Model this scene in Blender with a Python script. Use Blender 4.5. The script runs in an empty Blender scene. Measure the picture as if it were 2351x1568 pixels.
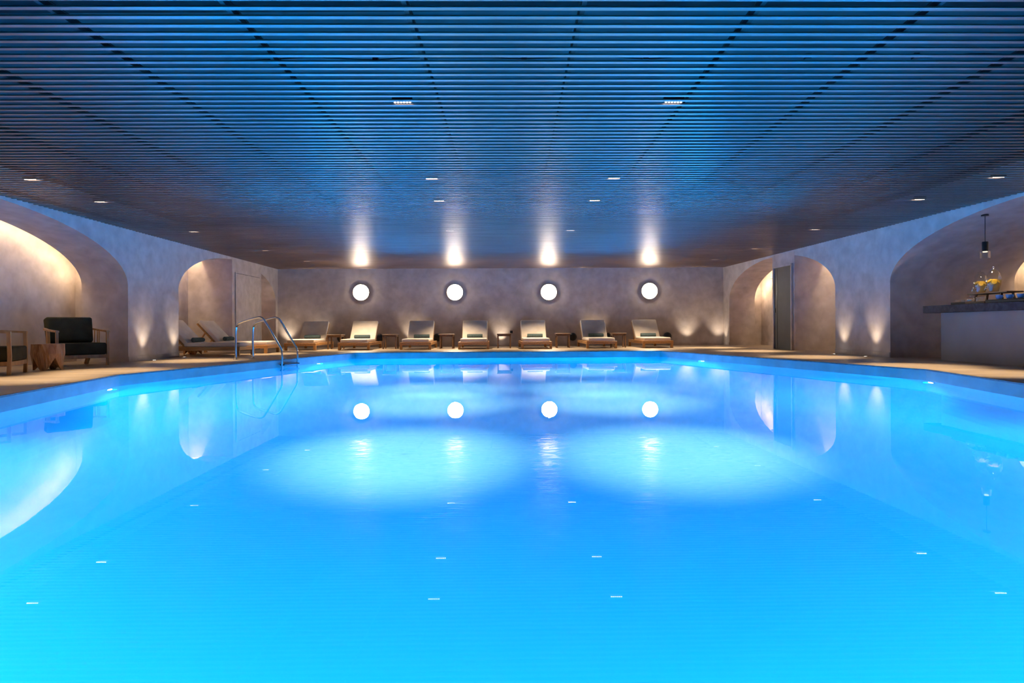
import bpy, bmesh, math, random
from mathutils import Vector, Matrix
random.seed(7)
PI = math.pi
C = bpy.context.scene.collection
scene = bpy.context.scene

# ------------------------------------------------------------------ camera, world, exposure
CAMZ = 0.62
F_PX = 1450.0
cd = bpy.data.cameras.new('camera'); cam = bpy.data.objects.new('camera', cd); C.objects.link(cam)
cd.sensor_width = 36.0; cd.lens = 36.0 * F_PX / 2351.0
cd.shift_y = -34.0 / 2351.0
cd.clip_start = 0.05; cd.clip_end = 100
cam.location = (0, 0, CAMZ); cam.rotation_euler = (PI/2, 0.0054, 0)
scene.camera = cam
w = bpy.data.worlds.new('world'); scene.world = w; w.use_nodes = True
w.node_tree.nodes['Background'].inputs[0].default_value = (0.0, 0.004, 0.012, 1)
w.node_tree.nodes['Background'].inputs[1].default_value = 0.3
scene.view_settings.view_transform = 'Standard'
scene.view_settings.look = 'None'
scene.view_settings.gamma = 1.0
scene.view_settings.use_curve_mapping = False
scene.view_settings.exposure = 0.95
cy = scene.cycles
cy.use_denoising = True
cy.max_bounces = 8; cy.diffuse_bounces = 4; cy.glossy_bounces = 4; cy.transmission_bounces = 6; cy.transparent_max_bounces = 12
cy.sample_clamp_indirect = 8.0
cy.caustics_reflective = False; cy.caustics_refractive = True
try: cy.use_light_tree = True
except Exception: pass

# light levels (all tuned here)
WARM = (1.0, 0.77, 0.49); WARM2 = (1.0, 0.83, 0.60)
POOLDOWN_W = 850.0
DOWN_W = 125.0         # ceiling strip downlights over the deck
UP_W = 17.0            # recessed floor uplights
POOL_W = 700.0        # each big underwater floodlight
POOL_COL = (0.0, 0.37, 1.0)
COVE_E = 21.0          # LED strip behind the arches
DISC_E = 33.0          # round wall lamps

# ------------------------------------------------------------------ materials
def mat(name, col, rough=0.6, metal=0.0, spec=0.5, **kw):
    m = bpy.data.materials.new(name); m.use_nodes = True
    b = m.node_tree.nodes['Principled BSDF']
    b.inputs['Base Color'].default_value = (*col, 1); b.inputs['Roughness'].default_value = rough
    b.inputs['Metallic'].default_value = metal; b.inputs['Specular IOR Level'].default_value = spec
    for k, v in kw.items():
        b.inputs[k.replace('_', ' ')].default_value = v
    return m
def emat(name, col, e):
    m = bpy.data.materials.new(name); m.use_nodes = True; nt = m.node_tree
    nt.nodes.clear(); o = nt.nodes.new('ShaderNodeOutputMaterial'); s = nt.nodes.new('ShaderNodeEmission')
    s.inputs[0].default_value = (*col, 1); s.inputs[1].default_value = e
    nt.links.new(s.outputs[0], o.inputs[0]); return m
def noisy(m, c1, c2, scale=2.0, detail=6, stretch=(1, 1, 1), bump=0.0, bscale=None, lo=0.35, hi=0.65, dist=0.02, rough=None, distort=0.0):
    nt = m.node_tree; b = nt.nodes['Principled BSDF']
    tc = nt.nodes.new('ShaderNodeTexCoord'); mp = nt.nodes.new('ShaderNodeMapping'); mp.inputs['Scale'].default_value = stretch
    n = nt.nodes.new('ShaderNodeTexNoise'); n.inputs['Scale'].default_value = scale; n.inputs['Detail'].default_value = detail
    n.inputs['Distortion'].default_value = distort
    r = nt.nodes.new('ShaderNodeValToRGB'); r.color_ramp.elements[0].position = lo; r.color_ramp.elements[1].position = hi
    r.color_ramp.elements[0].color = (*c1, 1); r.color_ramp.elements[1].color = (*c2, 1)
    nt.links.new(tc.outputs['Object'], mp.inputs[0]); nt.links.new(mp.outputs[0], n.inputs['Vector'])
    nt.links.new(n.outputs['Fac'], r.inputs[0]); nt.links.new(r.outputs[0], b.inputs['Base Color'])
    if bump:
        n2 = nt.nodes.new('ShaderNodeTexNoise'); n2.inputs['Scale'].default_value = bscale or scale*4; n2.inputs['Detail'].default_value = 5
        nt.links.new(mp.outputs[0], n2.inputs['Vector'])
        bp = nt.nodes.new('ShaderNodeBump'); bp.inputs['Strength'].default_value = bump; bp.inputs['Distance'].default_value = dist
        nt.links.new(n2.outputs['Fac'], bp.inputs['Height']); nt.links.new(bp.outputs[0], b.inputs['Normal'])
    return m

M = {}
M['plaster'] = noisy(mat('plaster', (.4, .35, .32), .75, spec=.3), (.47, .395, .37), (.64, .555, .525), 4.0, 12, bump=.15, bscale=5, lo=.3, hi=.7, distort=.25)
M['plaster_dark'] = noisy(mat('plaster_dark', (.2, .18, .18), .6), (.060, .054, .058), (.085, .076, .08), 2.0, 6)
M['slab'] = noisy(mat('slab', (.2, .2, .2), .9), (.055, .068, .075), (.08, .098, .105), 1.0, 4)
M['slab_shade_black'] = mat('slab_shade_black', (.012, .012, .015), .9)  # black colour stands in for the unlit part of the slab
M['slat'] = noisy(mat('slat', (.4, .33, .33), .37, metal=.9), (.32, .24, .215), (.39, .295, .265), .8, 4, stretch=(1, 40, 1))
M['rail'] = mat('rail', (.012, .012, .014), .5)
M['deck'] = noisy(mat('deck', (.5, .38, .28), .38, spec=.35), (.29, .215, .15), (.45, .345, .245), 2.2, 8, stretch=(.5, 2.2, 1), bump=.05, lo=.3, hi=.7)
M['coping'] = noisy(mat('coping', (.3, .33, .36), .45), (.24, .27, .27), (.31, .34, .34), 3, 6)
M['edge'] = noisy(mat('edge', (.08, .09, .1), .5), (.05, .06, .07), (.12, .13, .14), 14, 6)
M['pool'] = noisy(mat('pool', (.2, .62, .85), .5), (.16, .66, .88), (.19, .70, .90), .6, 3)
M['wood'] = noisy(mat('wood', (.5, .25, .1), .42), (.36, .17, .06), (.55, .29, .11), 3, 6, stretch=(14, 1.2, 14), bump=.06)
M['wood_dark'] = noisy(mat('wood_dark', (.2, .1, .05), .45), (.10, .048, .022), (.17, .085, .04), 3, 6, stretch=(14, 1.2, 14))
M['chairwood'] = noisy(mat('chairwood', (.5, .27, .12), .4), (.40, .20, .075), (.58, .32, .13), 3, 6, stretch=(6, 6, 1.0), bump=.05)
M['stump'] = noisy(mat('stump', (.4, .2, .09), .45), (.26, .11, .04), (.52, .27, .11), 3.2, 7, stretch=(5, 5, 1.0), bump=.15, distort=1.2)
M['cushion'] = noisy(mat('cushion', (.7, .62, .55), .9, spec=.2), (.66, .57, .50), (.73, .65, .58), 5, 5, bump=.08, bscale=40)
M['towel'] = noisy(mat('towel', (.06, .12, .13), .95, spec=.1), (.065, .095, .105), (.10, .14, .15), 40, 4, bump=.4, bscale=120)
M['green'] = noisy(mat('green', (.03, .034, .024), .85, spec=.2), (.036, .032, .018), (.052, .047, .026), 6, 4, bump=.1, bscale=60)
M['black'] = mat('black', (.01, .011, .015), .3)
M['chrome'] = mat('chrome', (.75, .76, .78), .12, metal=1.0)
M['marble'] = noisy(mat('marble', (.1, .09, .12), .5, spec=.15), (.030, .026, .036), (.075, .066, .085), 9, 10, lo=.35, hi=.75, distort=1.5)
M['bar'] = noisy(mat('bar', (.4, .34, .34), .7), (.36, .31, .30), (.42, .37, .36), 1.2, 5)
M['glass'] = mat('glass', (.9, .88, .84), .04, Alpha=.4)
def clear_mat(name, tint, base, edge, body=None, amount=0.0):
    m = bpy.data.materials.new(name); m.use_nodes = True; nt = m.node_tree; nt.nodes.clear()
    o = nt.nodes.new('ShaderNodeOutputMaterial'); mx = nt.nodes.new('ShaderNodeMixShader'); t = nt.nodes.new('ShaderNodeBsdfTransparent'); g = nt.nodes.new('ShaderNodeBsdfGlossy')
    t.inputs[0].default_value = (*tint, 1); g.inputs['Roughness'].default_value = .04
    lw = nt.nodes.new('ShaderNodeLayerWeight'); lw.inputs[0].default_value = .35
    mr = nt.nodes.new('ShaderNodeMapRange'); mr.inputs['To Min'].default_value = base; mr.inputs['To Max'].default_value = edge
    nt.links.new(lw.outputs['Facing'], mr.inputs['Value']); nt.links.new(mr.outputs[0], mx.inputs[0])
    nt.links.new(t.outputs[0], mx.inputs[1]); nt.links.new(g.outputs[0], mx.inputs[2]); out = mx.outputs[0]
    if body:
        d = nt.nodes.new('ShaderNodeBsdfDiffuse'); d.inputs[0].default_value = (*body, 1); m2 = nt.nodes.new('ShaderNodeMixShader'); m2.inputs[0].default_value = amount
        nt.links.new(out, m2.inputs[1]); nt.links.new(d.outputs[0], m2.inputs[2]); out = m2.outputs[0]
    nt.links.new(out, o.inputs[0]); return m
M['thin_glass'] = clear_mat('thin_glass', (.97, .96, .94), .04, .45)
M['glass'] = clear_mat('glass', (.92, .91, .90), .10, .7)
M['lemonwater'] = clear_mat('lemonwater', (.95, .88, .62), .03, .3, (.55, .42, .16), .22)
M['lemon'] = mat('lemon', (.95, .62, .03), .4)
M['cup'] = mat('cup', (.30, .42, .68), .25)
M['tray'] = noisy(mat('tray', (.1, .06, .03), .5, spec=.15), (.028, .017, .008), (.05, .03, .014), 5, 5, stretch=(10, 1, 10))
M['tray_light'] = noisy(mat('tray_light', (.3, .17, .08), .5, spec=.15), (.13, .07, .03), (.20, .11, .05), 5, 5, stretch=(10, 1, 10))
M['disc'] = emat('disc', (1.0, .86, .66), DISC_E)
M['cove'] = emat('cove', (1.0, .78, .46), COVE_E)
M['cove_far'] = emat('cove_far', (1.0, .78, .48), COVE_E*1.35)
M['led'] = emat('led', (1.0, .88, .72), 6)
M['uplens'] = emat('uplens', (1.0, .9, .75), 8)
M['poollens'] = emat('poollens', (.75, .95, 1.0), 30)
M['bulb'] = emat('bulb', (1.0, .8, .5), 1.2)
# water: clear refracting surface with faint ripples
def water_mat():
    m = bpy.data.materials.new('water'); m.use_nodes = True; nt = m.node_tree; nt.nodes.clear()
    o = nt.nodes.new('ShaderNodeOutputMaterial'); g = nt.nodes.new('ShaderNodeBsdfGlass')
    g.inputs['Roughness'].default_value = 0.0; g.inputs['IOR'].default_value = 1.33; g.inputs[0].default_value = (.97, .99, 1, 1)
    tc = nt.nodes.new('ShaderNodeTexCoord'); mp = nt.nodes.new('ShaderNodeMapping'); mp.inputs['Scale'].default_value = (1, 2.2, 1)
    n = nt.nodes.new('ShaderNodeTexNoise'); n.inputs['Scale'].default_value = 2.5; n.inputs['Detail'].default_value = 3
    bp = nt.nodes.new('ShaderNodeBump'); bp.inputs['Strength'].default_value = 0.05; bp.inputs['Distance'].default_value = 0.002
    L = nt.links.new
    L(tc.outputs['Object'], mp.inputs[0]); L(mp.outputs[0], n.inputs['Vector']); L(n.outputs['Fac'], bp.inputs['Height'])
    L(bp.outputs[0], g.inputs['Normal']); L(g.outputs[0], o.inputs[0])
    return m
M['water'] = water_mat()

# ------------------------------------------------------------------ helpers
class MB:
    def __init__(s): s.v = []; s.f = []; s.mi = []
    def add(s, vs, fs, mi=0):
        n = len(s.v); s.v += [tuple(p) for p in vs]; s.f += [tuple(i+n for i in f) for f in fs]; s.mi += [mi]*len(fs); return s
    def box(s, x0, x1, y0, y1, z0, z1, mi=0, T=None):
        vs = [Vector((x, y, z)) for x in (x0, x1) for y in (y0, y1) for z in (z0, z1)]
        if T is not None: vs = [T @ v for v in vs]
        return s.add(vs, [(0, 1, 3, 2), (4, 6, 7, 5), (0, 4, 5, 1), (2, 3, 7, 6), (0, 2, 6, 4), (1, 5, 7, 3)], mi)
    def rbox(s, x0, x1, y0, y1, z0, z1, r=.02, seg=3, T=None, mi=0):
        bm = bmesh.new(); bmesh.ops.create_cube(bm, size=1)
        for v in bm.verts: v.co = Vector(((x0+x1)/2 + v.co.x*(x1-x0), (y0+y1)/2 + v.co.y*(y1-y0), (z0+z1)/2 + v.co.z*(z1-z0)))
        bmesh.ops.bevel(bm, geom=bm.edges[:], offset=r, segments=seg, profile=.5, affect='EDGES')
        bm.verts.ensure_lookup_table()
        vs = [(T @ v.co) if T is not None else v.co.copy() for v in bm.verts]
        fs = [[v.index for v in f.verts] for f in bm.faces]; bm.free()
        return s.add(vs, fs, mi)
    def sweep(s, path, prof, up=Vector((0, 0, 1)), closed=False, cap=True, mi=0):
        path = [Vector(p) for p in path]; n = len(path); k = len(prof); vs = []
        for i, p in enumerate(path):
            a = path[(i-1) % n] if (closed or i > 0) else p; b = path[(i+1) % n] if (closed or i < n-1) else p
            t = (b-a).normalized(); u = up
            if abs(t.dot(u)) > .95: u = Vector((0, 1, 0)) if abs(t.y) < .9 else Vector((1, 0, 0))
            sx = t.cross(u).normalized(); sy = sx.cross(t).normalized()
            vs += [p + sx*q[0] + sy*q[1] for q in prof]
        fs = []
        for i in range(n if closed else n-1):
            j = (i+1) % n
            fs += [(i*k+q, i*k+(q+1) % k, j*k+(q+1) % k, j*k+q) for q in range(k)]
        if cap and not closed: fs += [tuple(range(k)), tuple((n-1)*k+q for q in reversed(range(k)))]
        return s.add(vs, fs, mi)
    def tube(s, path, r, n=10, **kw):
        return s.sweep(path, [(r*math.cos(2*PI*i/n), r*math.sin(2*PI*i/n)) for i in range(n)], **kw)
    def lathe(s, prof, n=24, cx=0, cy=0, axis='z', T=None, mi=0):
        vs = []; fs = []; k = len(prof)
        for i in range(n):
            a = 2*PI*i/n
            for r, h in prof:
                r = max(r, 1e-4)
                v = Vector((cx + r*math.cos(a), cy + r*math.sin(a), h))
                vs.append(T @ v if T is not None else v)
        for i in range(n):
            j = (i+1) % n
            fs += [(i*k+q, j*k+q, j*k+q+1, i*k+q+1) for q in range(k-1)]
        return s.add(vs, fs, mi)
    def build(s, name, mats, parent=None, smooth=False, loc=None, label=None):
        me = bpy.data.meshes.new(name); me.from_pydata(s.v, [], s.f)
        if not isinstance(mats, (list, tuple)): mats = [mats]
        for m in mats: me.materials.append(m)
        for p, i in zip(me.polygons, s.mi): p.material_index = i
        bm = bmesh.new(); bm.from_mesh(me); bmesh.ops.recalc_face_normals(bm, faces=bm.faces); bm.to_mesh(me); bm.free()
        if smooth:
            for p in me.polygons: p.use_smooth = True
            try: me.set_sharp_from_angle(angle=math.radians(40))
            except Exception: pass
        o = bpy.data.objects.new(name, me); C.objects.link(o)
        if parent is not None: o.parent = parent
        if loc is not None: o.location = loc
        if label: o['label'] = label
        return o
def tag(o, label=None, cat=None, group=None, kind=None):
    if label: o['label'] = label
    if cat: o['category'] = cat
    if group: o['group'] = group
    if kind: o['kind'] = kind
    return o
def thing(name, label, cat, loc=(0, 0, 0), rz=0, group=None):
    o = bpy.data.objects.new(name, None); C.objects.link(o); o.location = loc; o.rotation_euler = (0, 0, rz)
    return tag(o, label, cat, group)
def children(o): return [c for c in bpy.data.objects if c.parent == o]
def copy_tree(o, parent=None):
    c = o.copy(); C.objects.link(c); c.parent = parent
    for ch in children(o): copy_tree(ch, c)
    return c
def place(proto, used, loc, rz, label, group=None):
    o = proto if not used else copy_tree(proto)
    o.location = loc; o.rotation_euler = (0, 0, rz); o['label'] = label
    if group: o['group'] = group
    return o
def lamp(kind, loc, energy, color, target=None, parent=None, **kw):
    l = bpy.data.lights.new('lamp_light', kind); l.energy = energy; l.color = color
    for k, v in kw.items(): setattr(l, k, v)
    o = bpy.data.objects.new('lamp_light', l); C.objects.link(o); o.location = loc
    if target is not None:
        d = Vector(target) - Vector(loc); o.rotation_euler = d.to_track_quat('-Z', 'Y').to_euler()
    if parent is not None: o.parent = parent
    return o

# ------------------------------------------------------------------ plan of the room
ZS = CAMZ + 1.86          # underside of the slats
ZT = 2.95                 # slab above the slats
ZW = -0.155               # water level
ZB = -1.45                 # pool bottom
def XL(y): return -6.866 - .0289*y     # left wall line
def XR(y): return 7.645 - .0419*y      # right wall line
YN = -4.0
def YB(x): return 20.2 + .014*x        # back wall line
# arches: (y0, y1, spring height, crown height, depth of the vault)
def arch_z(a, y):
    y0, y1, zs, zc = a[:4]; c = (y0+y1)/2; h = (y1-y0)/2; u = min(1, abs(y-c)/h)
    return zs + (zc-zs)*math.sqrt(max(0, 1-u*u))
ARL = [(4.50, 11.86, 1.43, 2.455, .87), (13.76, 19.90, 1.43, 2.43, .80)]
ARR = [(4.55, 11.93, 1.42, 2.460, 2.35), (13.80, 19.80, 1.42, 2.43, .80)]
REC = .36
def side_wall(name, X, arches, s):      # s = outward direction (-1 left, +1 right)
    mb = MB(); ys = [YN]
    for a in arches:
        c = (a[0]+a[1])/2; h = (a[1]-a[0])/2
        ys += [c - h*math.cos(PI*i/72) for i in range(73)]
    ys += [YB(X(20.2))]
    def top(y):
        for a in arches:
            if a[0] <= y <= a[1]: return a
        return None
    for y0, y1 in zip(ys[:-1], ys[1:]):
        a = top((y0+y1)/2)
        z0 = arch_z(a, y0) if a else 0; z1 = arch_z(a, y1) if a else 0
        mb.add([(X(y0), y0, z0), (X(y1), y1, z1), (X(y1), y1, ZT), (X(y0), y0, ZT)], [(0, 1, 2, 3)])
    w = mb.build(name, M['plaster'], smooth=False); tag(w, kind='structure')
    for a in arches:                    # vault lining, recess behind it, LED strip
        y0, y1, zs, zc, D = a; c = (y0+y1)/2; h = (y1-y0)/2
        pts = [(y0, 0), (y0, zs*.5)] + [(c - h*math.cos(PI*i/72), arch_z(a, c - h*math.cos(PI*i/72))) for i in range(73)] + [(y1, zs*.5), (y1, 0)]
        v = MB(); n = len(pts); vs = []
        for (y, z) in pts: vs += [(X(y), y, z), (X(y) + s*D, y, z)]
        v.add(vs, [(2*i, 2*i+1, 2*i+3, 2*i+2) for i in range(n-1)])
        o = v.build('vault_lining', M['plaster'], smooth=True); o.parent = w
        # recess: back wall, ends, top, and the hidden back face around the vault mouth
        r = MB(); xb = lambda y: X(y) + s*(D+REC); xi = lambda y: X(y) + s*D
        ya, yb, zt = y0-REC, y1+REC, 2.80
        r.add([(xb(ya), ya, 0), (xb(yb), yb, 0), (xb(yb), yb, zt), (xb(ya), ya, zt)], [(0, 1, 2, 3)])
        r.add([(xi(ya), ya, 0), (xb(ya), ya, 0), (xb(ya), ya, zt), (xi(ya), ya, zt)], [(0, 1, 2, 3)])
        r.add([(xi(yb), yb, 0), (xb(yb), yb, 0), (xb(yb), yb, zt), (xi(yb), yb, zt)], [(0, 1, 2, 3)])
        r.add([(xi(ya), ya, zt), (xb(ya), ya, zt), (xb(yb), yb, zt), (xi(yb), yb, zt)], [(0, 1, 2, 3)])
        r.add([(xi(ya), ya, 0), (xi(y0), y0, 0), (xi(y0), y0, zt), (xi(ya), ya, zt)], [(0, 1, 2, 3)])
        r.add([(xi(yb), yb, 0), (xi(y1), y1, 0), (xi(y1), y1, zt), (xi(yb), yb, zt)], [(0, 1, 2, 3)])
        q = pts[2:-2]
        for (ya_, za_), (yb_, zb_) in zip(q[:-1], q[1:]):
            r.add([(xi(ya_), ya_, za_), (xi(yb_), yb_, zb_), (xi(yb_), yb_, zt), (xi(ya_), ya_, zt)], [(0, 1, 2, 3)])
        o = r.build('recess_lining', M['plaster']); o.parent = w
        # skirting of the recess back
        k = MB(); k.box(-.012, .012, ya, yb, 0, .10)
        k.v = [(X(p[1]) + s*(D+REC) - s*.012 + p[0], p[1], p[2]) for p in k.v]
        o = k.build('skirting', M['plaster']); o.parent = w
        e = MB(); path = []
        for i in range(2, 71, 2):
            y = c - (h+.18)*math.cos(PI*i/72); u = min(1, abs(y-c)/(h+.18))
            z = zs + (zc+.14-zs)*math.sqrt(max(0, 1-u*u)); path.append((X(y) + s*(D+.04), y, z))
        e.tube(path, .018, 4)
        o = e.build('led_strip', M['cove'] if y0 < 10 else M['cove_far']); o.parent = w; o['label'] = 'warm glowing LED strip hidden behind the arch edge'
    return w
wl = side_wall('wall_left', XL, ARL, -1); wl.cycles.is_caustics_receiver = True
wr = side_wall('wall_right', XR, ARR, 1); wr.cycles.is_caustics_receiver = True
b = MB(); xa, xb_ = XL(20.2)-1.5, XR(20.2)+1.6
b.box(xa, xb_, 0, .15, 0, ZT); b.v = [(x, y + YB(x), z) for x, y, z in b.v]
wb_ = b.build('wall_back', M['plaster']); tag(wb_, kind='structure'); wb_.cycles.is_caustics_receiver = True
b = MB(); b.box(XL(YN)-.05, XR(YN)+.05, YN-.15, YN, 0, ZT)
tag(b.build('wall_front', M['plaster_dark']), kind='structure')

# baseboards
def baseboard(name, pts, s):
    m = MB()
    for (xa, ya), (xb2, yb2) in pts:
        d = Vector((xb2-xa, yb2-ya, 0)); L = d.length; d.normalize(); n = Vector((-d.y, d.x, 0))*s
        a = Vector((xa, ya, 0)); q = [a, a+d*L, a+d*L+n*.014, a+n*.014]
        m.add([*(p for p in q), *(p+Vector((0, 0, .095)) for p in q)], [(0, 1, 2, 3), (4, 5, 6, 7), (0, 1, 5, 4), (1, 2, 6, 5), (2, 3, 7, 6), (3, 0, 4, 7)])
    return tag(m.build(name, M['plaster']), kind='structure')
baseboard('baseboard_left', [((XL(11.86), 11.86), (XL(13.76), 13.76)), ((XL(19.9), 19.9), (XL(20.1), 20.1)), ((XL(11.86)-.87, 11.86-.001), (XL(11.86), 11.86-.001))], -1)
baseboard('baseboard_right', [((XR(11.93), 11.93), (XR(13.8), 13.8)), ((XR(19.8), 19.8), (XR(20.2), 20.2)), ((XR(11.93)+2.35, 11.929), (XR(11.93), 11.929))], 1)
baseboard('baseboard_back', [((XL(20.2), YB(XL(20.2))), (XR(20.2), YB(XR(20.2))))], -1)

# door piers inside the far arches
def pier(wall, X, y0, y1, D, s):
    m = MB(); vs = []
    for z in (0, 2.46):
        for (y, d) in ((y0, -.004), (y1, -.004), (y1, D), (y0, D)):
            vs.append((X(y) + s*d, y, z))
    m.add(vs, [(0, 1, 2, 3), (4, 5, 6, 7), (0, 1, 5, 4), (1, 2, 6, 5), (2, 3, 7, 6), (3, 0, 4, 7)])
    o = m.build('door_pier', M['plaster']); o.parent = wall
pier(wl, XL, 16.58, 18.66, .80+REC-.002, -1)
pier(wr, XR, 15.61, 16.81, .80+REC-.002, 1)
def door(name, X, s, y0, y1, zt, dark):
    root = bpy.data.objects.new(name, None); C.objects.link(root); tag(root, kind='structure'); root.location = (X((y0+y1)/2), (y0+y1)/2, 0)
    ox, oy = root.location.x, root.location.y
    def slab(name, ya, yb, z0, z1, d0, d1, m):
        b = MB(); vs = []
        for z in (z0, z1):
            for (y, d) in ((ya, d0), (yb, d0), (yb, d1), (ya, d1)): vs.append((X(y) - s*d - ox, y-oy, z))
        b.add(vs, [(0, 1, 2, 3), (4, 5, 6, 7), (0, 1, 5, 4), (1, 2, 6, 5), (2, 3, 7, 6), (3, 0, 4, 7)])
        return b.build(name, m, root)
    fw = .045 if dark else .018
    slab('door_frame', y0, y0+fw, 0, zt, .012, .05 if dark else .022, M['plaster'])
    slab('door_frame', y1-fw, y1, 0, zt, .012, .05 if dark else .022, M['plaster'])
    slab('door_frame', y0+fw, y1-fw, zt-fw, zt, .012, .05 if dark else .022, M['plaster'])
    slab('door_panel', y0+fw+.012, y1-fw-.012, .02, zt-fw-.012, .013, .022, M['plaster_dark'] if dark else M['plaster'])
    slab('shadow_gap', y0+fw, y1-fw, 0, zt-fw, .0122, .0128, M['black'])
    if dark:
        slab('door_edge_strip', y1-fw-.16, y1-fw-.145, .02, zt-fw-.02, .022, .028, M['black'])
        slab('door_lock', y1-fw-.075, y1-fw-.04, .95, 1.07, .022, .035, M['black'])
door('door_1', XL, -1, 16.76, 18.54, 2.11, False)
door('door_2', XR, 1, 15.68, 16.70, 2.16, True)

# ------------------------------------------------------------------ pool and deck
POOL = [(-3.6, .6), (-4.77, 5.88), (-5.32, 8.54), (-3.88, 15.55), (3.71, 15.77), (5.72, 8.73), (5.33, 6.58), (4.3, .6)]
def inset(poly, d):
    out = []; n = len(poly)
    for i in range(n):
        p0, p1, p2 = Vector(poly[i-1]), Vector(poly[i]), Vector(poly[(i+1) % n])
        a = (p1-p0).normalized(); b = (p2-p1).normalized()
        na = Vector((a.y, -a.x)); nb = Vector((b.y, -b.x)); m = (na+nb).normalized()
        out.append(tuple(p1 + m*(d/max(.3, m.dot(na)))))
    return out
def fill_floor(outer, inner, z):
    bm = bmesh.new()
    for loop in (outer, inner):
        vs = [bm.verts.new((x, y, z)) for x, y in loop]
        for i in range(len(vs)): bm.edges.new((vs[i], vs[(i+1) % len(vs)]))
    bmesh.ops.triangle_fill(bm, use_beauty=True, edges=bm.edges[:])
    return bm
def bm_obj(bm, name, m):
    for f in bm.faces:
        if f.normal.z < 0: f.normal_flip()
    me = bpy.data.meshes.new(name); bm.to_mesh(me); bm.free(); me.materials.append(m)
    o = bpy.data.objects.new(name, me); C.objects.link(o); return o
EDGE = .035
pe = inset(POOL, -EDGE) if inset(POOL, -.1)[0][0] < POOL[0][0] else inset(POOL, EDGE)
fl = bm_obj(fill_floor([(-9.2, YN), (-9.2, 20.6), (10.9, 20.6), (10.9, YN)], pe, 0.0), 'floor', M['deck']); tag(fl, kind='structure')
# rough stone lip around the water
lip = MB(); n = len(POOL)
for i in range(n):
    j = (i+1) % n; a, b2 = POOL[i], POOL[j]; c2, d2 = pe[j], pe[i]
    lip.add([(*a, 0), (*b2, 0), (*c2, 0), (*d2, 0)], [(0, 1, 2, 3)])
    lip.add([(*a, 0), (*b2, 0), (*b2, -.018), (*a, -.018)], [(0, 1, 2, 3)])
tag(lip.build('pool_lip', M['edge']), 'dark stone lip running around the pool edge', 'pool edge', kind='structure')
pw = MB()
for i in range(n):
    j = (i+1) % n; a, b2 = POOL[i], POOL[j]
    pw.add([(*a, -.018), (*b2, -.018), (*b2, ZW-.005), (*a, ZW-.005)], [(0, 1, 2, 3)], 1)
    pw.add([(*a, ZW-.005), (*b2, ZW-.005), (*b2, ZB+.9), (*a, ZB+.9)], [(0, 1, 2, 3)], 0)
sg = 1 if abs(inset(POOL, .5)[3][1]) < POOL[3][1] else -1
prev = [(*p, ZB+.9) for p in POOL]
for q in range(1, 11):                  # rounded foot of the pool walls
    a_ = PI/2*q/10; ring = [(*p, ZB + .9*(1-math.sin(a_))) for p in inset(POOL, sg*.9*(1-math.cos(a_)))]
    pw.add(prev + ring, [(i, (i+1) % n, n+(i+1) % n, n+i) for i in range(n)], 0); prev = ring
pw.add(prev, [tuple(range(n))], 0)
basin = pw.build('pool_basin', [M['pool'], M['coping']], smooth=True); tag(basin, 'pale blue swimming pool basin set into the deck', 'pool', kind='structure')
wt = MB(); wt.add([(*p, ZW) for p in inset(POOL, EDGE if pe[0] != tuple(inset(POOL, EDGE)[0]) else -EDGE)], [tuple(range(n))])
wt.v = [(*p, ZW) for p in [(x, y) for x, y in POOL]]
water = wt.build('pool_water', M['water']); [f.flip() for f in water.data.polygons if f.normal.z < 0]; [setattr(f, 'use_smooth', True) for f in water.data.polygons]; water.cycles.is_caustics_caster = True; basin.cycles.is_caustics_receiver = True; tag(water, 'glowing blue water filling the swimming pool', 'water', kind='stuff')

# ------------------------------------------------------------------ ceiling
PITCH = .1077; Y0 = 3.70; SL = .013
ceil_ = MB(); ceil_.box(-9.3, 11.0, 4.6, 20.6, ZT, ZT+.1)
ce = ceil_.build('ceiling', M['slab']); tag(ce, kind='structure'); ce.cycles.is_caustics_receiver = True
b = MB(); b.box(-9.3, 11.0, YN-.15, 4.6, ZT-.03, ZT+.1); b.build('shade_slab_near', M['slab_shade_black'], ce)  # near slab section, its lack of light put in as black colour
sm = MB(); k = -68
while Y0 + k*PITCH < 20.15:
    yc = Y0 + k*PITCH
    xl, xr = XL(yc)+.02, XR(yc)-.02
    y0, y1 = yc-.018, yc+.018
    if yc + SL*xr < 20.2 + .014*xr and yc - .1 > YN:
        vs = []
        for x in (xl, xr):
            o_ = SL*x
            vs += [(x, y0+o_, ZS+.002), (x, y0+o_+.002, ZS), (x, y1+o_-.002, ZS), (x, y1+o_, ZS+.002), (x, y1+o_, ZS+.011), (x, y0+o_, ZS+.011)]
        sm.add(vs, [(0, 1, 2, 3, 4, 5), (6, 7, 8, 9, 10, 11)] + [(i, (i+1) % 6, 6+(i+1) % 6, 6+i) for i in range(6)])
    k += 1
so_ = sm.build('slat_screen', M['slat'], ce, label='long bronze metal slats running across the room'); so_.cycles.is_caustics_receiver = True
for i in range(13):
    x = -6.9 + i*1.045 + .015
    r = MB(); r.box(x-.014, x+.014, YN+.1, 20.0, ZS+.012, ZS+.05)
    r.box(x-.022, x+.022, YN+.1, 20.0, ZS+.05, ZS+.056)
    r.build('carrier_rail', M['rail'], ce)
cab = MB(); path = []
for i in range(60):
    x = -2.0 + i*.1; path.append((x, 4.68 + .01*math.sin(i*.9), ZS+.12 + .02*abs(math.sin(i*.31))))
cab.tube(path, .006, 6)
for x in (-1.0, .1, 1.0, 2.2, 3.0): cab.box(x-.02, x+.02, 4.66, 4.70, ZS+.11, ZS+.145)
tag(cab.build('ceiling_cable', M['rail']), 'thin black cable with clips lying above the near ceiling slats', 'cable')

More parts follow.
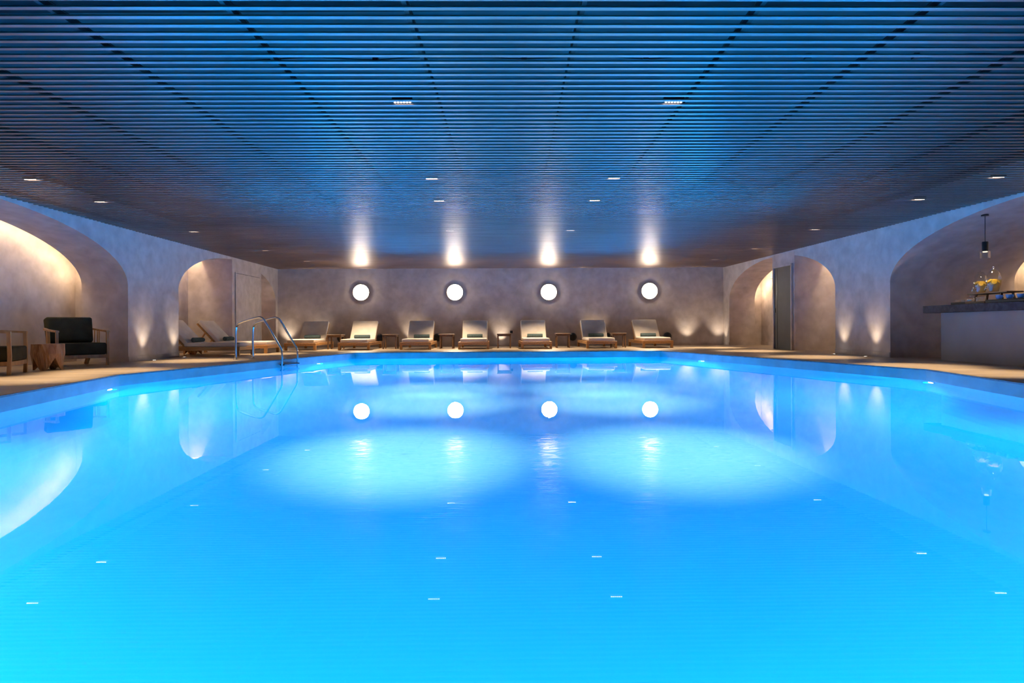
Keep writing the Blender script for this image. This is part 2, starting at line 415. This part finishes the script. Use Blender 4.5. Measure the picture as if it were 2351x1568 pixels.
# strip downlights set between the slats
def strip_light():
    root = thing('ceiling_light', '', 'light')
    h = MB(); h.box(-.085, .085, -.022, .022, .012, .05); h.build('housing', M['black'], root)
    for i in range(6):
        x = -.0625 + i*.025
        l = MB(); l.lathe([(.0001, .006), (.0085, .006), (.0085, .012)], 10, cx=x); l.build('led_lens', M['led'], root)
    return root
sl_proto = strip_light(); used = False
rows = [(5.24, (-.90, 1.36)), (7.95, (-6.0, -1.0, 1.3, 6.2)), (9.4, (-6.05, -1.07, 1.24, 6.1)), (12.3, (-6.15, -1.2, 1.15, 5.95)),
        (15.3, (-5.95, 5.95)), (17.75, (-5.75, 5.75)), (17.75, (-4.25, -1.67, .94, 3.73))]
rown = {5.24: 'nearest row over the pool', 7.95: 'second row from the camera', 9.4: 'third row from the camera', 12.3: 'fourth row, above the middle of the room', 15.3: 'fifth row, near the far arches', 17.75: 'far row in front of the back wall'}
for y, xs in rows:
    for x in xs:
        side = 'over the left deck' if x < -5 else 'over the right deck' if x > 5 else ('left of centre' if x < 0 else 'right of centre')
        if y == 17.75 and abs(x) < 5:
            side = {-4.25: 'above the second lounger', -1.67: 'above the third and fourth loungers', .94: 'above the fifth lounger', 3.73: 'above the seventh lounger'}[x]
        yy = Y0 + (round((y-Y0)/PITCH - .5)+.5)*PITCH + SL*x
        place(sl_proto, used, (x, yy, ZS), 0, 'strip downlight %s, %s' % (rown[y], side), 'strip downlights between the ceiling slats'); used = True
        if y < 14 and abs(x) < 2:
            l_ = lamp('SPOT', (x, yy, ZS-.03), POOLDOWN_W, (1, .72, .55), (x, yy-.02, 0), spot_size=math.radians(41), spot_blend=1.0, shadow_soft_size=.02)
            l_.data.cycles.is_caustics_light = True
        if abs(x) > 3.7 or y > 17:
            e = DOWN_W*(.8 if abs(x) > 5 else .75)
            tx = x*.985
            lamp('SPOT', (x, yy, ZS-.03), e*3.2, WARM, (tx, yy-.02, 0), spot_size=math.radians(48 if abs(x) > 5 else 80), spot_blend=.9, shadow_soft_size=.04)

# ------------------------------------------------------------------ floor uplights
def up_fix():
    root = thing('floor_uplight', '', 'light')
    r = MB(); r.lathe([(.045, 0), (.052, .001), (.052, .006), (.043, .008), (.040, .004)], 20); r.build('bezel', M['chrome'], root, smooth=True)
    l = MB(); l.lathe([(.0001, .0055), (.040, .0055)], 20); l.build('lens', M['uplens'], root)
    return root
UPL = [
    (XL(12.35)+.22, 12.35, (-1, 0), 'small lit floor uplight at the left pier, nearer the big arch'),
    (XL(13.55)+.22, 13.55, (-1, 0), 'small lit floor uplight at the left pier beside the lounger alcove'),
    (-7.12, 19.86, (0, 1), 'small lit floor uplight in the far left corner of the room'),
    (-6.15, 19.86, (0, 1), 'small lit floor uplight behind the leftmost back-wall lounger'),
    (-3.20, 19.91, (0, 1), 'small lit floor uplight behind the third back-wall lounger'),
    (-.34, 19.99, (0, 1), 'small lit floor uplight behind the lone side table by the socket'),
    (2.62, 19.96, (0, 1), 'small lit floor uplight behind the sixth back-wall lounger'),
    (5.62, 19.99, (0, 1), 'small lit floor uplight right of the last back-wall lounger'),
    (6.62, 19.99, (0, 1), 'small lit floor uplight in the far right corner of the room'),
    (XR(13.45)-.22, 13.45, (1, 0), 'small lit floor uplight at the right pier beside the door alcove'),
    (XR(12.35)-.22, 12.35, (1, 0), 'small lit floor uplight at the right pier nearer the drinks bar')]
up_proto = up_fix(); used = False
for x, y, d, lab in UPL:
    place(up_proto, used, (x, y, 0), 0, lab, 'recessed floor uplights along the walls'); used = True
    lamp('SPOT', (x, y, .03), UP_W*(1 if d[0] else 1.1), WARM2, (x + d[0]*.24, y + d[1]*.24, 1.1), spot_size=math.radians(66 if d[0] else 78), spot_blend=1.0, shadow_soft_size=.035)

# ------------------------------------------------------------------ round wall lamps
def wall_disc():
    root = thing('round_wall_light', '', 'light')
    T = Matrix.Rotation(PI/2, 4, 'X')      # lathe axis (+z) to -y, out of the wall
    p = MB(); p.lathe([(.0001, 0), (.262, 0), (.262, .048), (.252, .048), (.250, .012)], 48, T=T); p.build('rim', M['wood_dark'], root, smooth=True)
    prof = [(.250*q/12, .046 + .085*(1-(q/12)**2)) for q in range(12, -1, -1)]
    p = MB(); p.lathe(prof, 48, T=T); p.build('diffuser', M['disc'], root, smooth=True)
    return root
wd = wall_disc(); used = False
for x, z, lab in [(-4.80, 1.735, 'glowing round wall light, leftmost on the back wall'), (-1.815, 1.725, 'glowing round wall light, second from the left'),
                  (1.18, 1.72, 'glowing round wall light, third from the left'), (4.41, 1.74, 'glowing round wall light, rightmost on the back wall')]:
    place(wd, used, (x, YB(x), z), math.atan(.014), lab, 'round wall lights on the back wall'); used = True

# ------------------------------------------------------------------ pool lights
def pool_fix():
    root = thing('pool_light', '', 'light')
    T = Matrix.Rotation(PI/2, 4, 'X')
    p = MB(); p.lathe([(.0001, 0), (.09, 0), (.09, .012), (.07, .016)], 24, T=T); p.build('bezel', M['chrome'], root, smooth=True)
    prof = [((.07)*math.cos(a), .016 + .014*math.sin(a)) for a in [PI/2*i/5 for i in range(6)]]
    p = MB(); p.lathe(prof, 20, T=T); p.build('lens', M['poollens'], root, smooth=True)
    return root
def wall_dir(i):
    a, b = Vector(POOL[i]), Vector(POOL[(i+1) % n]); d = (b-a).normalized(); nn = Vector((d.y, -d.x))
    c = Vector((0, 8)); 
    if nn.dot(c-a) < 0: nn = -nn
    return nn
pf = pool_fix(); used = False
PL = [(-5.25, 8.2, 1, 'bright pool light under the waterline of the near left side', 1.6), (-4.245, 13.78, 2, 'bright pool light under the waterline past the ladder', 1.9),
      (5.685, 8.55, 5, 'bright pool light under the waterline on the right side', 1.3), (4.225, 13.95, 4, 'pool light under the waterline of the far right side', 1.9)]
for (a_, b_, i, t_) in [(0, 1, 0, .25), (0, 1, 0, .75), (6, 7, 6, .25), (6, 7, 6, .75), (7, 0, 7, .12), (7, 0, 7, .37), (7, 0, 7, .63), (7, 0, 7, .88)]:  # unseen lamps added to light the near half of the pool
    p = Vector(POOL[a_]).lerp(Vector(POOL[b_]), t_); PL.append((p.x, p.y, i, 'unseen underwater pool light added near the camera end of the pool', .22))
for (x, y, i, lab, k_) in PL:
    nn = wall_dir(i); rz = math.atan2(nn.x, -nn.y)
    place(pf, used, (x + nn.x*.004, y + nn.y*.004, ZW-.16), rz, lab, 'pool lights under the waterline'); used = True
    p = Vector((x + nn.x*.06, y + nn.y*.06, ZW-.16))
    l_ = lamp('SPOT', p, POOL_W*k_, POOL_COL, p + Vector((nn.x, nn.y, -.25)), spot_size=math.radians(170), spot_blend=.6, shadow_soft_size=.05); l_.data.cycles.is_caustics_light = True

# ------------------------------------------------------------------ loungers
TILT = -.03
def R3(x0, x1, y0, y1, z0, z1): return (x0, x1, y0, y1, z0, z1)
def make_lounger():
    root = thing('sun_lounger', '', 'lounger')
    f = MB()
    for s in (-1, 1): f.rbox(s*.40-.022, s*.40+.022, .03, 1.97, .125, .205, .004, 1)
    f.rbox(-.43, .43, 0, .045, .125, .205, .004, 1); f.rbox(-.40, .40, 1.95, 1.99, .125, .205, .004, 1)
    f.build('frame', M['wood'], root)
    for sx in (-1, 1):
        for y in (.05, 1.90):
            l = MB(); l.rbox(sx*.395-.034, sx*.395+.034, y-.034, y+.034, 0, .20, .004, 1); l.build('leg', M['wood'], root)
    s_ = MB()
    for i in range(14): s_.box(-.385, .385, .08+i*.085, .08+i*.085+.06, .178, .196)
    s_.build('slat_base', M['wood'], root)
    c = MB(); c.rbox(-.372, .372, .03, 1.27, .205, .30, .03, 4); c.build('seat_cushion', M['cushion'], root, smooth=True)
    A = math.radians(47); T = Matrix.Translation((0, 1.22, .205)) @ Matrix.Rotation(A, 4, 'X')
    c = MB(); c.rbox(-.372, .372, .035, .76, .0, .095, .03, 4, T=T); c.build('back_cushion', M['cushion'], root, smooth=True)
    bf = MB()
    for s in (-1, 1): bf.rbox(s*.36-.018, s*.36+.018, 0, .74, -.035, -.001, .003, 1, T=T)
    for i in range(8): bf.box(-.34, .34, .03+i*.09, .09+i*.09, -.018, -.002, T=T)
    bf.build('backrest_frame', M['wood'], root)
    p = MB()
    for s in (-1, 1): p.sweep([(s*.3, 1.80, .16), (s*.3, 1.22+.48*math.cos(A), .19+.48*math.sin(A))], [(-.012, -.015), (.012, -.015), (.012, .015), (-.012, .015)])
    p.build('backrest_prop', M['wood'], root)
    return root
def make_towel():
    pr = []; t = MB(); N = 64; turns = 3.2; r0 = .012; r1 = .056
    ou = []; inn = []
    for i in range(N+1):
        a = 2*PI*turns*i/N; r = r0 + (r1-r0)*i/N
        ou.append((r*math.cos(a), r*math.sin(a))); rr = r-.0115; inn.append((rr*math.cos(a), rr*math.sin(a)))
    L = .225; vs = []
    for (x, z) in ou: vs += [(-L, x, z), (L, x, z)]
    m_ = len(vs)
    for (x, z) in inn: vs += [(-L, x, z), (L, x, z)]
    fs = []
    for i in range(N):
        fs += [(2*i, 2*i+1, 2*i+3, 2*i+2), (m_+2*i, m_+2*i+2, m_+2*i+3, m_+2*i+1), (2*i, 2*i+2, m_+2*i+2, m_+2*i), (2*i+1, m_+2*i+1, m_+2*i+3, 2*i+3)]
    fs += [(2*N, m_+2*N, m_+2*N+1, 2*N+1)]
    vs = [(x, y, z+.057) for x, y, z in vs]; t.add(vs, fs)
    # a fold hanging over the roll
    o = t.build('rolled_towel', M['towel'], smooth=True); o['category'] = 'towel'; return o
def make_table():
    root = thing('side_table', '', 'table')
    t = MB(); t.rbox(-.21, .21, -.21, .21, .395, .42, .004, 1); t.build('table_top', M['wood_dark'], root)
    a = MB()
    for s in (-1, 1): a.box(-.165, .165, s*.178-.01, s*.178+.01, .345, .395); a.box(s*.178-.01, s*.178+.01, -.165, .165, .345, .395)
    a.build('apron', M['wood_dark'], root)
    for sx in (-1, 1):
        for sy in (-1, 1):
            l = MB(); l.rbox(sx*.178-.019, sx*.178+.019, sy*.178-.019, sy*.178+.019, 0, .395, .003, 1); l.build('leg', M['wood_dark'], root)
    return root
lo = make_lounger(); to = make_towel(); ul = ut = False
LN = [ # centre x of the foot end, foot y, label words
    (-5.80, 17.25, 'leftmost of seven against the back wall'), (-4.33, 17.25, 'second from the left along the back wall'),
    (-2.66, 17.35, 'third from the left along the back wall'), (-1.06, 17.42, 'middle one of seven along the back wall'),
    (.68, 17.48, 'fifth from the left along the back wall'), (2.50, 17.58, 'second from the right along the back wall'),
    (4.10, 17.72, 'rightmost of seven along the back wall')]
TW = ['on the leftmost back-wall lounger', 'on the second back-wall lounger from the left', 'on the third back-wall lounger from the left', 'on the middle back-wall lounger',
      'on the fifth back-wall lounger from the left', 'on the second back-wall lounger from the right', 'on the rightmost back-wall lounger']
tof = [.02, 0, .05, 0, .03, .02, .0]
for i, (x, y, lab) in enumerate(LN):
    rz = .03
    place(lo, ul, (x, y, 0), rz, 'cream cushioned sun lounger, ' + lab, 'sun loungers'); ul = True
    T = Matrix.Translation((x, y, 0)) @ Matrix.Rotation(rz, 4, 'Z'); p = T @ Vector((tof[i], 1.135, .298))
    place(to, ut, p, rz + random.uniform(-.04, .04), 'rolled teal towel ' + TW[i], 'rolled towels on the loungers'); ut = True
for (x, y, lab, tl) in [(-6.02, 14.38, 'nearer of two in the left alcove', 'on the nearer lounger in the left alcove'),
                        (-5.95, 15.78, 'farther of two in the left alcove', 'on the farther lounger in the left alcove')]:
    place(lo, True, (x, y, 0), PI/2, 'cream cushioned sun lounger, ' + lab, 'sun loungers')
    place(to, True, (x-1.11, y-.03, .302), PI/2, 'rolled teal towel ' + tl, 'rolled towels on the loungers')
tb = make_table(); us = False
for x, lab in [(-5.06, 'dark wooden side table between the first and second back-wall loungers'), (-3.50, 'dark wooden side table between the second and third back-wall loungers'),
               (-1.88, 'dark wooden side table between the third and middle loungers'), (-.23, 'dark wooden side table below the wall socket, lit from behind'),
               (1.47, 'dark wooden side table between the fifth and sixth loungers'), (3.10, 'dark wooden side table left of the rightmost lounger')]:
    place(tb, us, (x, 18.35 + .04*x, 0), .01, lab, 'side tables along the back wall'); us = True
# black round fittings low on the back wall
def round_fit():
    root = thing('round_wall_speaker', '', 'speaker')
    T = Matrix.Rotation(PI/2, 4, 'X')
    p = MB(); p.lathe([(.0001, 0), (.125, 0), (.128, .02), (.125, .05), (.112, .055)], 32, T=T); p.build('housing', M['black'], root, smooth=True)
    prof = [(.112*math.cos(a), .05 + .045*math.sin(a)) for a in [PI/2*i/8 for i in range(9)]]
    p = MB(); p.lathe(prof, 32, T=T); p.build('domed_front', M['black'], root, smooth=True)
    return root
rf = round_fit(); us = False
for x, lab in [(-5.44, 'round black domed fitting low on the back wall, half behind the first side table'), (-4.21, 'round black domed fitting low on the wall, right of the second lounger'),
               (-2.39, 'round black domed fitting low on the wall, right of the third lounger'), (1.94, 'round black domed fitting low on the wall, left of the sixth lounger'),
               (3.10, 'round black domed fitting low on the wall, behind the last side table'), (4.98, 'round black domed fitting low on the wall, right of the rightmost lounger')]:
    place(rf, us, (x, YB(x)-.002, .285), .014, lab, 'black round fittings low on the back wall'); us = True
so = thing('wall_socket', 'small square black socket on the back wall above a side table', 'socket', (-.02, YB(0)-.002, .45))
p = MB(); p.rbox(-.042, .042, -.012, 0, -.042, .042, .004, 2); p.build('face_plate', M['black'], so)
p = MB(); p.rbox(-.026, .026, -.016, -.011, -.026, .026, .003, 1); p.build('insert', M['rail'], so)

# ------------------------------------------------------------------ pool ladder
def ladder():
    e = Vector((.201, .98, 0)); d = Vector((.98, -.201, 0))
    root = thing('pool_ladder', 'stainless steel pool ladder with two curved handrails at the left pool edge', 'ladder', (-5.47, 12.50, 0))
    def rail(off):
        pts2 = [(0, 0), (0, .60), (.03, .68), (.10, .735), (.50, .835), (.57, .825), (.63, .78), (.96, .26), (1.0, .19), (1.01, .10), (1.01, -.95)]
        # smooth
        q = [Vector((a, b)) for a, b in pts2]
        for _ in range(2):
            nq = [q[0]]
            for a, b in zip(q[:-1], q[1:]): nq += [a*.75+b*.25, a*.25+b*.75]
            nq.append(q[-1]); q = nq
        m = MB(); m.tube([d*a.x + e*off + Vector((0, 0, a.y)) for a in q], .021, 12, up=e)
        o = m.build('handrail', M['chrome'], root, smooth=True)
        f = MB(); c = e*off; f.lathe([(.0001, .012), (.03, .012), (.05, .004), (.05, 0)], 20, cx=c.x, cy=c.y); f.build('flange', M['chrome'], root, smooth=True)
    rail(0); rail(.56)
    for z in (-.10, -.36, -.62, -.88):
        m = MB(); a = d*1.01 + e*.0; 
        T = Matrix.Translation(a + Vector((0, 0, z))) @ Matrix.Rotation(math.atan2(e.y, e.x), 4, 'Z')
        m.rbox(0, .56, -.05, .05, -.015, .015, .006, 2, T=T)
        for i in range(5): m.box(.04, .52, -.04+i*.02-.004, -.04+i*.02+.002, .014, .018, T=T)
        m.build('step', M['black'] if z == -.10 else M['chrome'], root)
ladder()

# ------------------------------------------------------------------ armchairs and stump tables
def armchair(loc, rz, label):
    root = thing('armchair', label, 'armchair', loc, rz, 'lounge armchairs in the left alcove')
    sq = lambda a, b: [(-a, -b), (a, -b), (a, b), (-a, b)]
    for s in (-1, 1):
        l = MB(); l.sweep([(s*.370, -.335, 0), (s*.372, -.345, .25), (s*.372, -.335, .575)], sq(.017, .022)); l.build('leg', M['chairwood'], root)
        l = MB(); l.sweep([(s*.30, .36, 0), (s*.325, .30, .17)], sq(.022, .026)); l.build('leg', M['chairwood'], root)
        a = MB(); pth = [(s*.372, -.36, .578), (s*.378, -.15, .59), (s*.38, .05, .605), (s*.365, .20, .62), (s*.31, .315, .635), (s*.20, .375, .645), (0, .395, .65)]
        a.sweep(pth, sq(.026, .014)); a.build('armrest', M['chairwood'], root)
        for i in range(5):
            y = -.02 + i*.075; x = .372 if y < .12 else .36 - (y-.12)*.25
            p = MB(); p.tube([(s*(x-.012), y, .15), (s*x, y+.015, .60)], .011, 8); p.build('spindle', M['chairwood'], root, smooth=True)
    for x in (-.2, -.1, 0, .1, .2):
        p = MB(); p.tube([(x, .34, .15), (x*1.02, .385, .645)], .011, 8); p.build('spindle', M['chairwood'], root, smooth=True)
    r = MB()
    r.rbox(-.36, .36, -.36, -.325, .125, .185, .004, 1); r.rbox(-.33, .33, .31, .345, .125, .185, .004, 1)
    for s in (-1, 1): r.rbox(s*.355-.018, s*.355+.018, -.33, .33, .125, .185, .004, 1)
    r.build('seat_rail', M['chairwood'], root)
    c = MB(); c.rbox(-.352, .352, -.365, .24, .187, .385, .028, 4); c.build('seat_cushion', M['green'], root, smooth=True)
    T = Matrix.Translation((0, .16, .385)) @ Matrix.Rotation(math.radians(-14), 4, 'X')
    c = MB(); c.rbox(-.34, .34, -.06, .13, 0, .44, .05, 5, T=T)
    c.v = [(x*(1+.03*math.sin(z*9)), y + .02*math.cos(x*6), z + .018*abs(x/.34)**4*(1 if z > .6 else 0)) for x, y, z in c.v]
    c.build('back_cushion', M['green'], root, smooth=True)
    return root
armchair((-7.45, 10.76, 0), math.radians(54), 'wooden armchair with dark green cushions beyond the stump table')
armchair((-7.23, 8.70, 0), math.radians(114), 'wooden armchair with green seat cushion cut off by the left edge of the photo')
def stump(loc, rz, label):
    m = MB(); N = 8; z1 = .395; vs = []; fs = []
    rt, rb = .225, .20
    # chunky octagonal block whose underside is cut into pointed feet
    seg = 32
    top = []; bot = []
    for i in range(seg):
        a = 2*PI*i/seg; k = a/(2*PI/N); fr = k - math.floor(k); sq = 1/max(abs(math.cos((fr-.5)*2*PI/N)), .1)*math.cos(PI/N)
        rr = rt*sq; z = 0.0
        ph = (i % 8)/8.0; z = .19*max(0, 1-abs(ph-.5)*3.0)
        top.append((rr*math.cos(a), rr*math.sin(a), z1)); bot.append((rb*sq*math.cos(a), rb*sq*math.sin(a), z))
    mid = []
    for i in range(seg):
        a = 2*PI*i/seg; k = ((i+4) % 8)/8.0; notch = .03*max(0, 1-abs(k-.5)*4.0)
        mid.append(((rt+.0-notch)*math.cos(a)*.97, (rt-notch)*math.sin(a)*.97, .25))
    cen = [(0, 0, z1), (0, 0, .18)]
    vs = top + mid + bot + cen
    for i in range(seg):
        j = (i+1) % seg
        fs += [(i, j, seg+j, seg+i), (seg+i, seg+j, 2*seg+j, 2*seg+i), (3*seg, j, i), (3*seg+1, 2*seg+i, 2*seg+j)]
    m.add(vs, fs)
    o = m.build('stump_table', M['stump']); o.location = loc; o.rotation_euler = (0, 0, rz)
    return tag(o, label, 'table', 'carved wooden stump tables')
stump((-7.07, 9.62, 0), .3, 'carved wooden stump table with notched feet between the two armchairs')
stump((-7.62, 15.07, 0), .6, 'carved wooden stump table glimpsed beneath the alcove loungers')

# ------------------------------------------------------------------ bar counter
ct = thing('bar_counter', 'taupe plastered bar counter with a dark marble top in the right arch', 'bar counter', (7.3, 11.2, 0))
p = MB(); p.box(.17, 1.1, -5.6, -.2, 0, .82); p.build('counter_body', M['bar'], ct)
p = MB(); p.rbox(0, 1.25, -5.8, .02, .82, .945, .004, 1); p.build('counter_top', M['marble'], ct, label='dark veined marble counter top')
ZC = .945
tr = thing('serving_tray', 'low wooden tray holding glasses at the far end of the bar', 'tray', (7.42, 10.155, ZC))
p = MB(); p.rbox(-.10, .10, -.37, .37, 0, .035, .006, 2); p.build('tray_base', M['tray_light'], tr)
p = MB(); p.box(-.102, -.096, .05, .37, .002, .036); p.box(-.102, .102, .365, .373, .002, .036); p.build('tray_edge', M['tray'], tr)
tr = thing('serving_tray', 'dark wooden tray with blue cups on the bar', 'tray', (7.42, 9.17, ZC))
p = MB(); p.rbox(-.10, .10, -.60, .60, 0, .05, .006, 2); p.build('tray_base', M['tray'], tr)
p = MB(); p.box(-.102, -.098, -.60, .60, .018, .022); p.build('tray_groove', M['black'], tr)
# riser
rs = thing('wooden_riser', 'dark wooden riser shelf carrying two drink dispensers on the bar', 'riser', (7.67, 10.04, ZC+.003))
p = MB(); p.rbox(-.13, .13, -.42, .42, .155, .178, .005, 2); p.build('shelf', M['wood_dark'], rs)
for sy in (-1, 1):
    for sx in (-1, 1):
        p = MB(); p.sweep([(sx*.10, sy*.31, .005), (sx*.09, sy*.26, .155)], [(-.012, -.012), (.012, -.012), (.012, .012), (-.012, .012)]); p.build('leg', M['wood_dark'], rs)
def dispenser(loc, k, label):
    root = thing('drink_dispenser', label, 'drink dispenser', loc, 0, 'glass drink dispensers on the riser')
    prof = [(.0001, .004), (.082, .004), (.10, .06), (.118, .12), (.124, .18), (.116, .24), (.092, .30), (.062, .335), (.055, .345)]
    kr = k*.84; kk = k; prof = [(r*kr, z*kk) for r, z in prof]
    p = MB(); p.lathe(prof, 32); p.build('glass_body', M['thin_glass'], root, smooth=True)
    pr = [(.0001, .008), (.078, .008), (.096, .06), (.113, .12), (.119, .175), (.118, .195), (.0001, .195)]
    p = MB(); p.lathe([(r*kr, z*kk) for r, z in pr], 28); p.build('lemon_water', M['lemonwater'], root, smooth=True)
    for i in range(12):
        a = i*2*PI/12; 
        T = Matrix.Translation(((.074 - .03*(i % 2))*kr*math.cos(a), (.074 - .03*(i % 2))*kr*math.sin(a), (.180-.012*(i % 3))*k)) @ Matrix.Rotation(a, 4, 'Z') @ Matrix.Rotation(math.radians(40+18*(i % 3)), 4, 'Y')
        p = MB(); p.lathe([(.0001, -.004), (.034, -.004), (.036, 0), (.034, .004), (.0001, .004)], 16, T=T); p.build('lemon_slice', M['lemon'], root, smooth=True)
    p = MB(); p.lathe([(.060*kr, .345*k), (.050*kr, .356*k), (.012, .362*k), (.008, .372*k), (.016, .384*k), (.012, .398*k), (.0001, .402*k)], 24); p.build('lid', M['glass'], root, smooth=True)
    p = MB(); x0 = -.085*kr
    p.tube([(x0, 0, .06), (x0-.055, 0, .06), (x0-.065, 0, .055), (x0-.068, 0, .03)], .010, 10); p.lathe([(.0001, .07), (.014, .072), (.014, .08), (.006, .09), (.0001, .092)], 14, cx=x0-.045)
    p.tube([(x0-.045, -.02, .092), (x0-.045, .02, .092)], .006, 8)
    p.build('tap', M['chrome'], root, smooth=True)
dispenser((7.65, 10.31, ZC+.181), .96, 'glass dispenser of lemon water on the riser, left one')
dispenser((7.65, 10.03, ZC+.181), 1.02, 'taller glass dispenser of lemon water on the riser, right one')
def cup_obj():
    root = thing('blue_cup', '', 'cup')
    p = MB(); p.lathe([(.0001, .004), (.028, 0), (.034, .004), (.045, .03), (.051, .066), (.048, .066), (.041, .03), (.0001, .012)], 28); p.build('bowl', M['cup'], root, smooth=True)
    p = MB(); p.tube([(0, -.046, .055), (0, -.066, .052), (0, -.072, .037), (0, -.058, .022), (0, -.038, .02)], .005, 8, up=Vector((1, 0, 0))); p.build('handle', M['cup'], root, smooth=True)
    return root
cp = cup_obj(); us = False
for y, lab in [(9.60, 'blue-grey cup on the dark tray, left one nearest the dispensers'), (9.40, 'blue-grey cup with handle, middle of three on the dark tray'), (9.19, 'blue-grey cup at the right edge of the photo on the dark tray')]:
    place(cp, us, (7.41, y, ZC+.05), 0, lab, 'blue cups on the bar'); us = True
def small_glass(name, loc, r, h, label, group, m='thin_glass'):
    p = MB(); p.lathe([(.0001, .004), (r*.85, .002), (r, h*.2), (r, h), (r-.003, h), (r-.003, h*.2), (.0001, .010)], 24)
    o = p.build(name, M[m], smooth=True); o.location = loc; return tag(o, label, 'glass', group)
small_glass('glass_bowl', (7.40, 10.48, ZC+.035), .036, .045, 'short glass at the far left end of the light tray', 'glasses on the bar')
small_glass('glass_bowl', (7.40, 10.36, ZC+.035), .036, .045, 'short glass just left of the lidded jar on the tray', 'glasses on the bar')
small_glass('tumbler', (7.40, 10.02, ZC+.035), .034, .068, 'clear tumbler right of the lidded jar, nearer to it', 'glasses on the bar')
small_glass('tumbler', (7.40, 9.92, ZC+.035), .034, .072, 'clear tumbler at the right end of the light tray', 'glasses on the bar')
jr = thing('lidded_jar', 'low glass jar with a knobbed lid in the middle of the light tray', 'jar', (7.40, 10.19, ZC+.035)); jr.scale = (.72, .72, .78)
p = MB(); p.lathe([(.0001, .003), (.075, .002), (.08, .02), (.08, .07), (.077, .07), (.077, .02), (.0001, .01)], 28); p.build('jar_body', M['thin_glass'], jr, smooth=True)
p = MB(); p.lathe([(.083, .071), (.07, .08), (.035, .088), (.012, .095), (.008, .105), (.020, .118), (.022, .130), (.012, .142), (.0001, .145)], 28); p.build('lid', M['glass'], jr, smooth=True)
p = MB(); p.lathe([(.0001, .012), (.07, .012), (.072, .05), (.0001, .058)], 24); p.build('sugar', mat('sugar', (.62, .47, .33), .8), jr, smooth=True)

# pendant
pd = thing('pendant_lamp', 'black cylinder pendant lamp with a clear glass shade over the bar', 'pendant lamp', (7.46, 9.95, 1.66))
zv = arch_z(ARR[0], 9.95) - 1.66
p = MB(); p.lathe([(.0001, zv+.015), (.052, zv+.015), (.052, zv-.02), (.0001, zv-.02)], 24); p.build('canopy', M['black'], pd, smooth=True)
p = MB(); p.tube([(0, 0, zv-.02), (0, 0, .255)], .005, 8); p.build('cord', M['black'], pd)
p = MB(); p.lathe([(.0001, .262), (.040, .258), (.044, .25), (.044, .112), (.038, .106), (.0001, .106)], 28); p.build('lamp_body', M['black'], pd, smooth=True)
p = MB(); p.lathe([(.040, .106), (.068, .104), (.068, 0), (.065, 0), (.065, .100), (.040, .102)], 32); p.build('glass_shade', M['thin_glass'], pd, smooth=True)
p = MB(); p.lathe([(.0001, .108), (.03, .106), (.032, .100), (.03, .094), (.0001, .092)], 16); p.build('bulb', M['bulb'], pd, smooth=True)
lamp('SPOT', (7.46, 9.95, 1.68), 12, WARM2, (7.6, 9.95, .9), spot_size=math.radians(110), spot_blend=.8, shadow_soft_size=.03)

# small metal hook on the far right arch
hk = thing('wall_bracket', 'small curled metal bracket beside the top of the right alcove door', 'bracket', (7.05, 16.98, 1.86))
p = MB(); p.tube([(.0, -.15, .0), (-.10, -.15, 0), (-.16, -.15, .0)], .007, 8); p.build('arm', M['chrome'], hk, smooth=True)
p = MB(); p.tube([(-.02+.05*math.cos(a), -.15, .07+.07*math.sin(a)) for a in [PI*.45 + i*.2 for i in range(20)]], .006, 8, up=Vector((0, 1, 0))); p.build('curl', M['chrome'], hk, smooth=True)
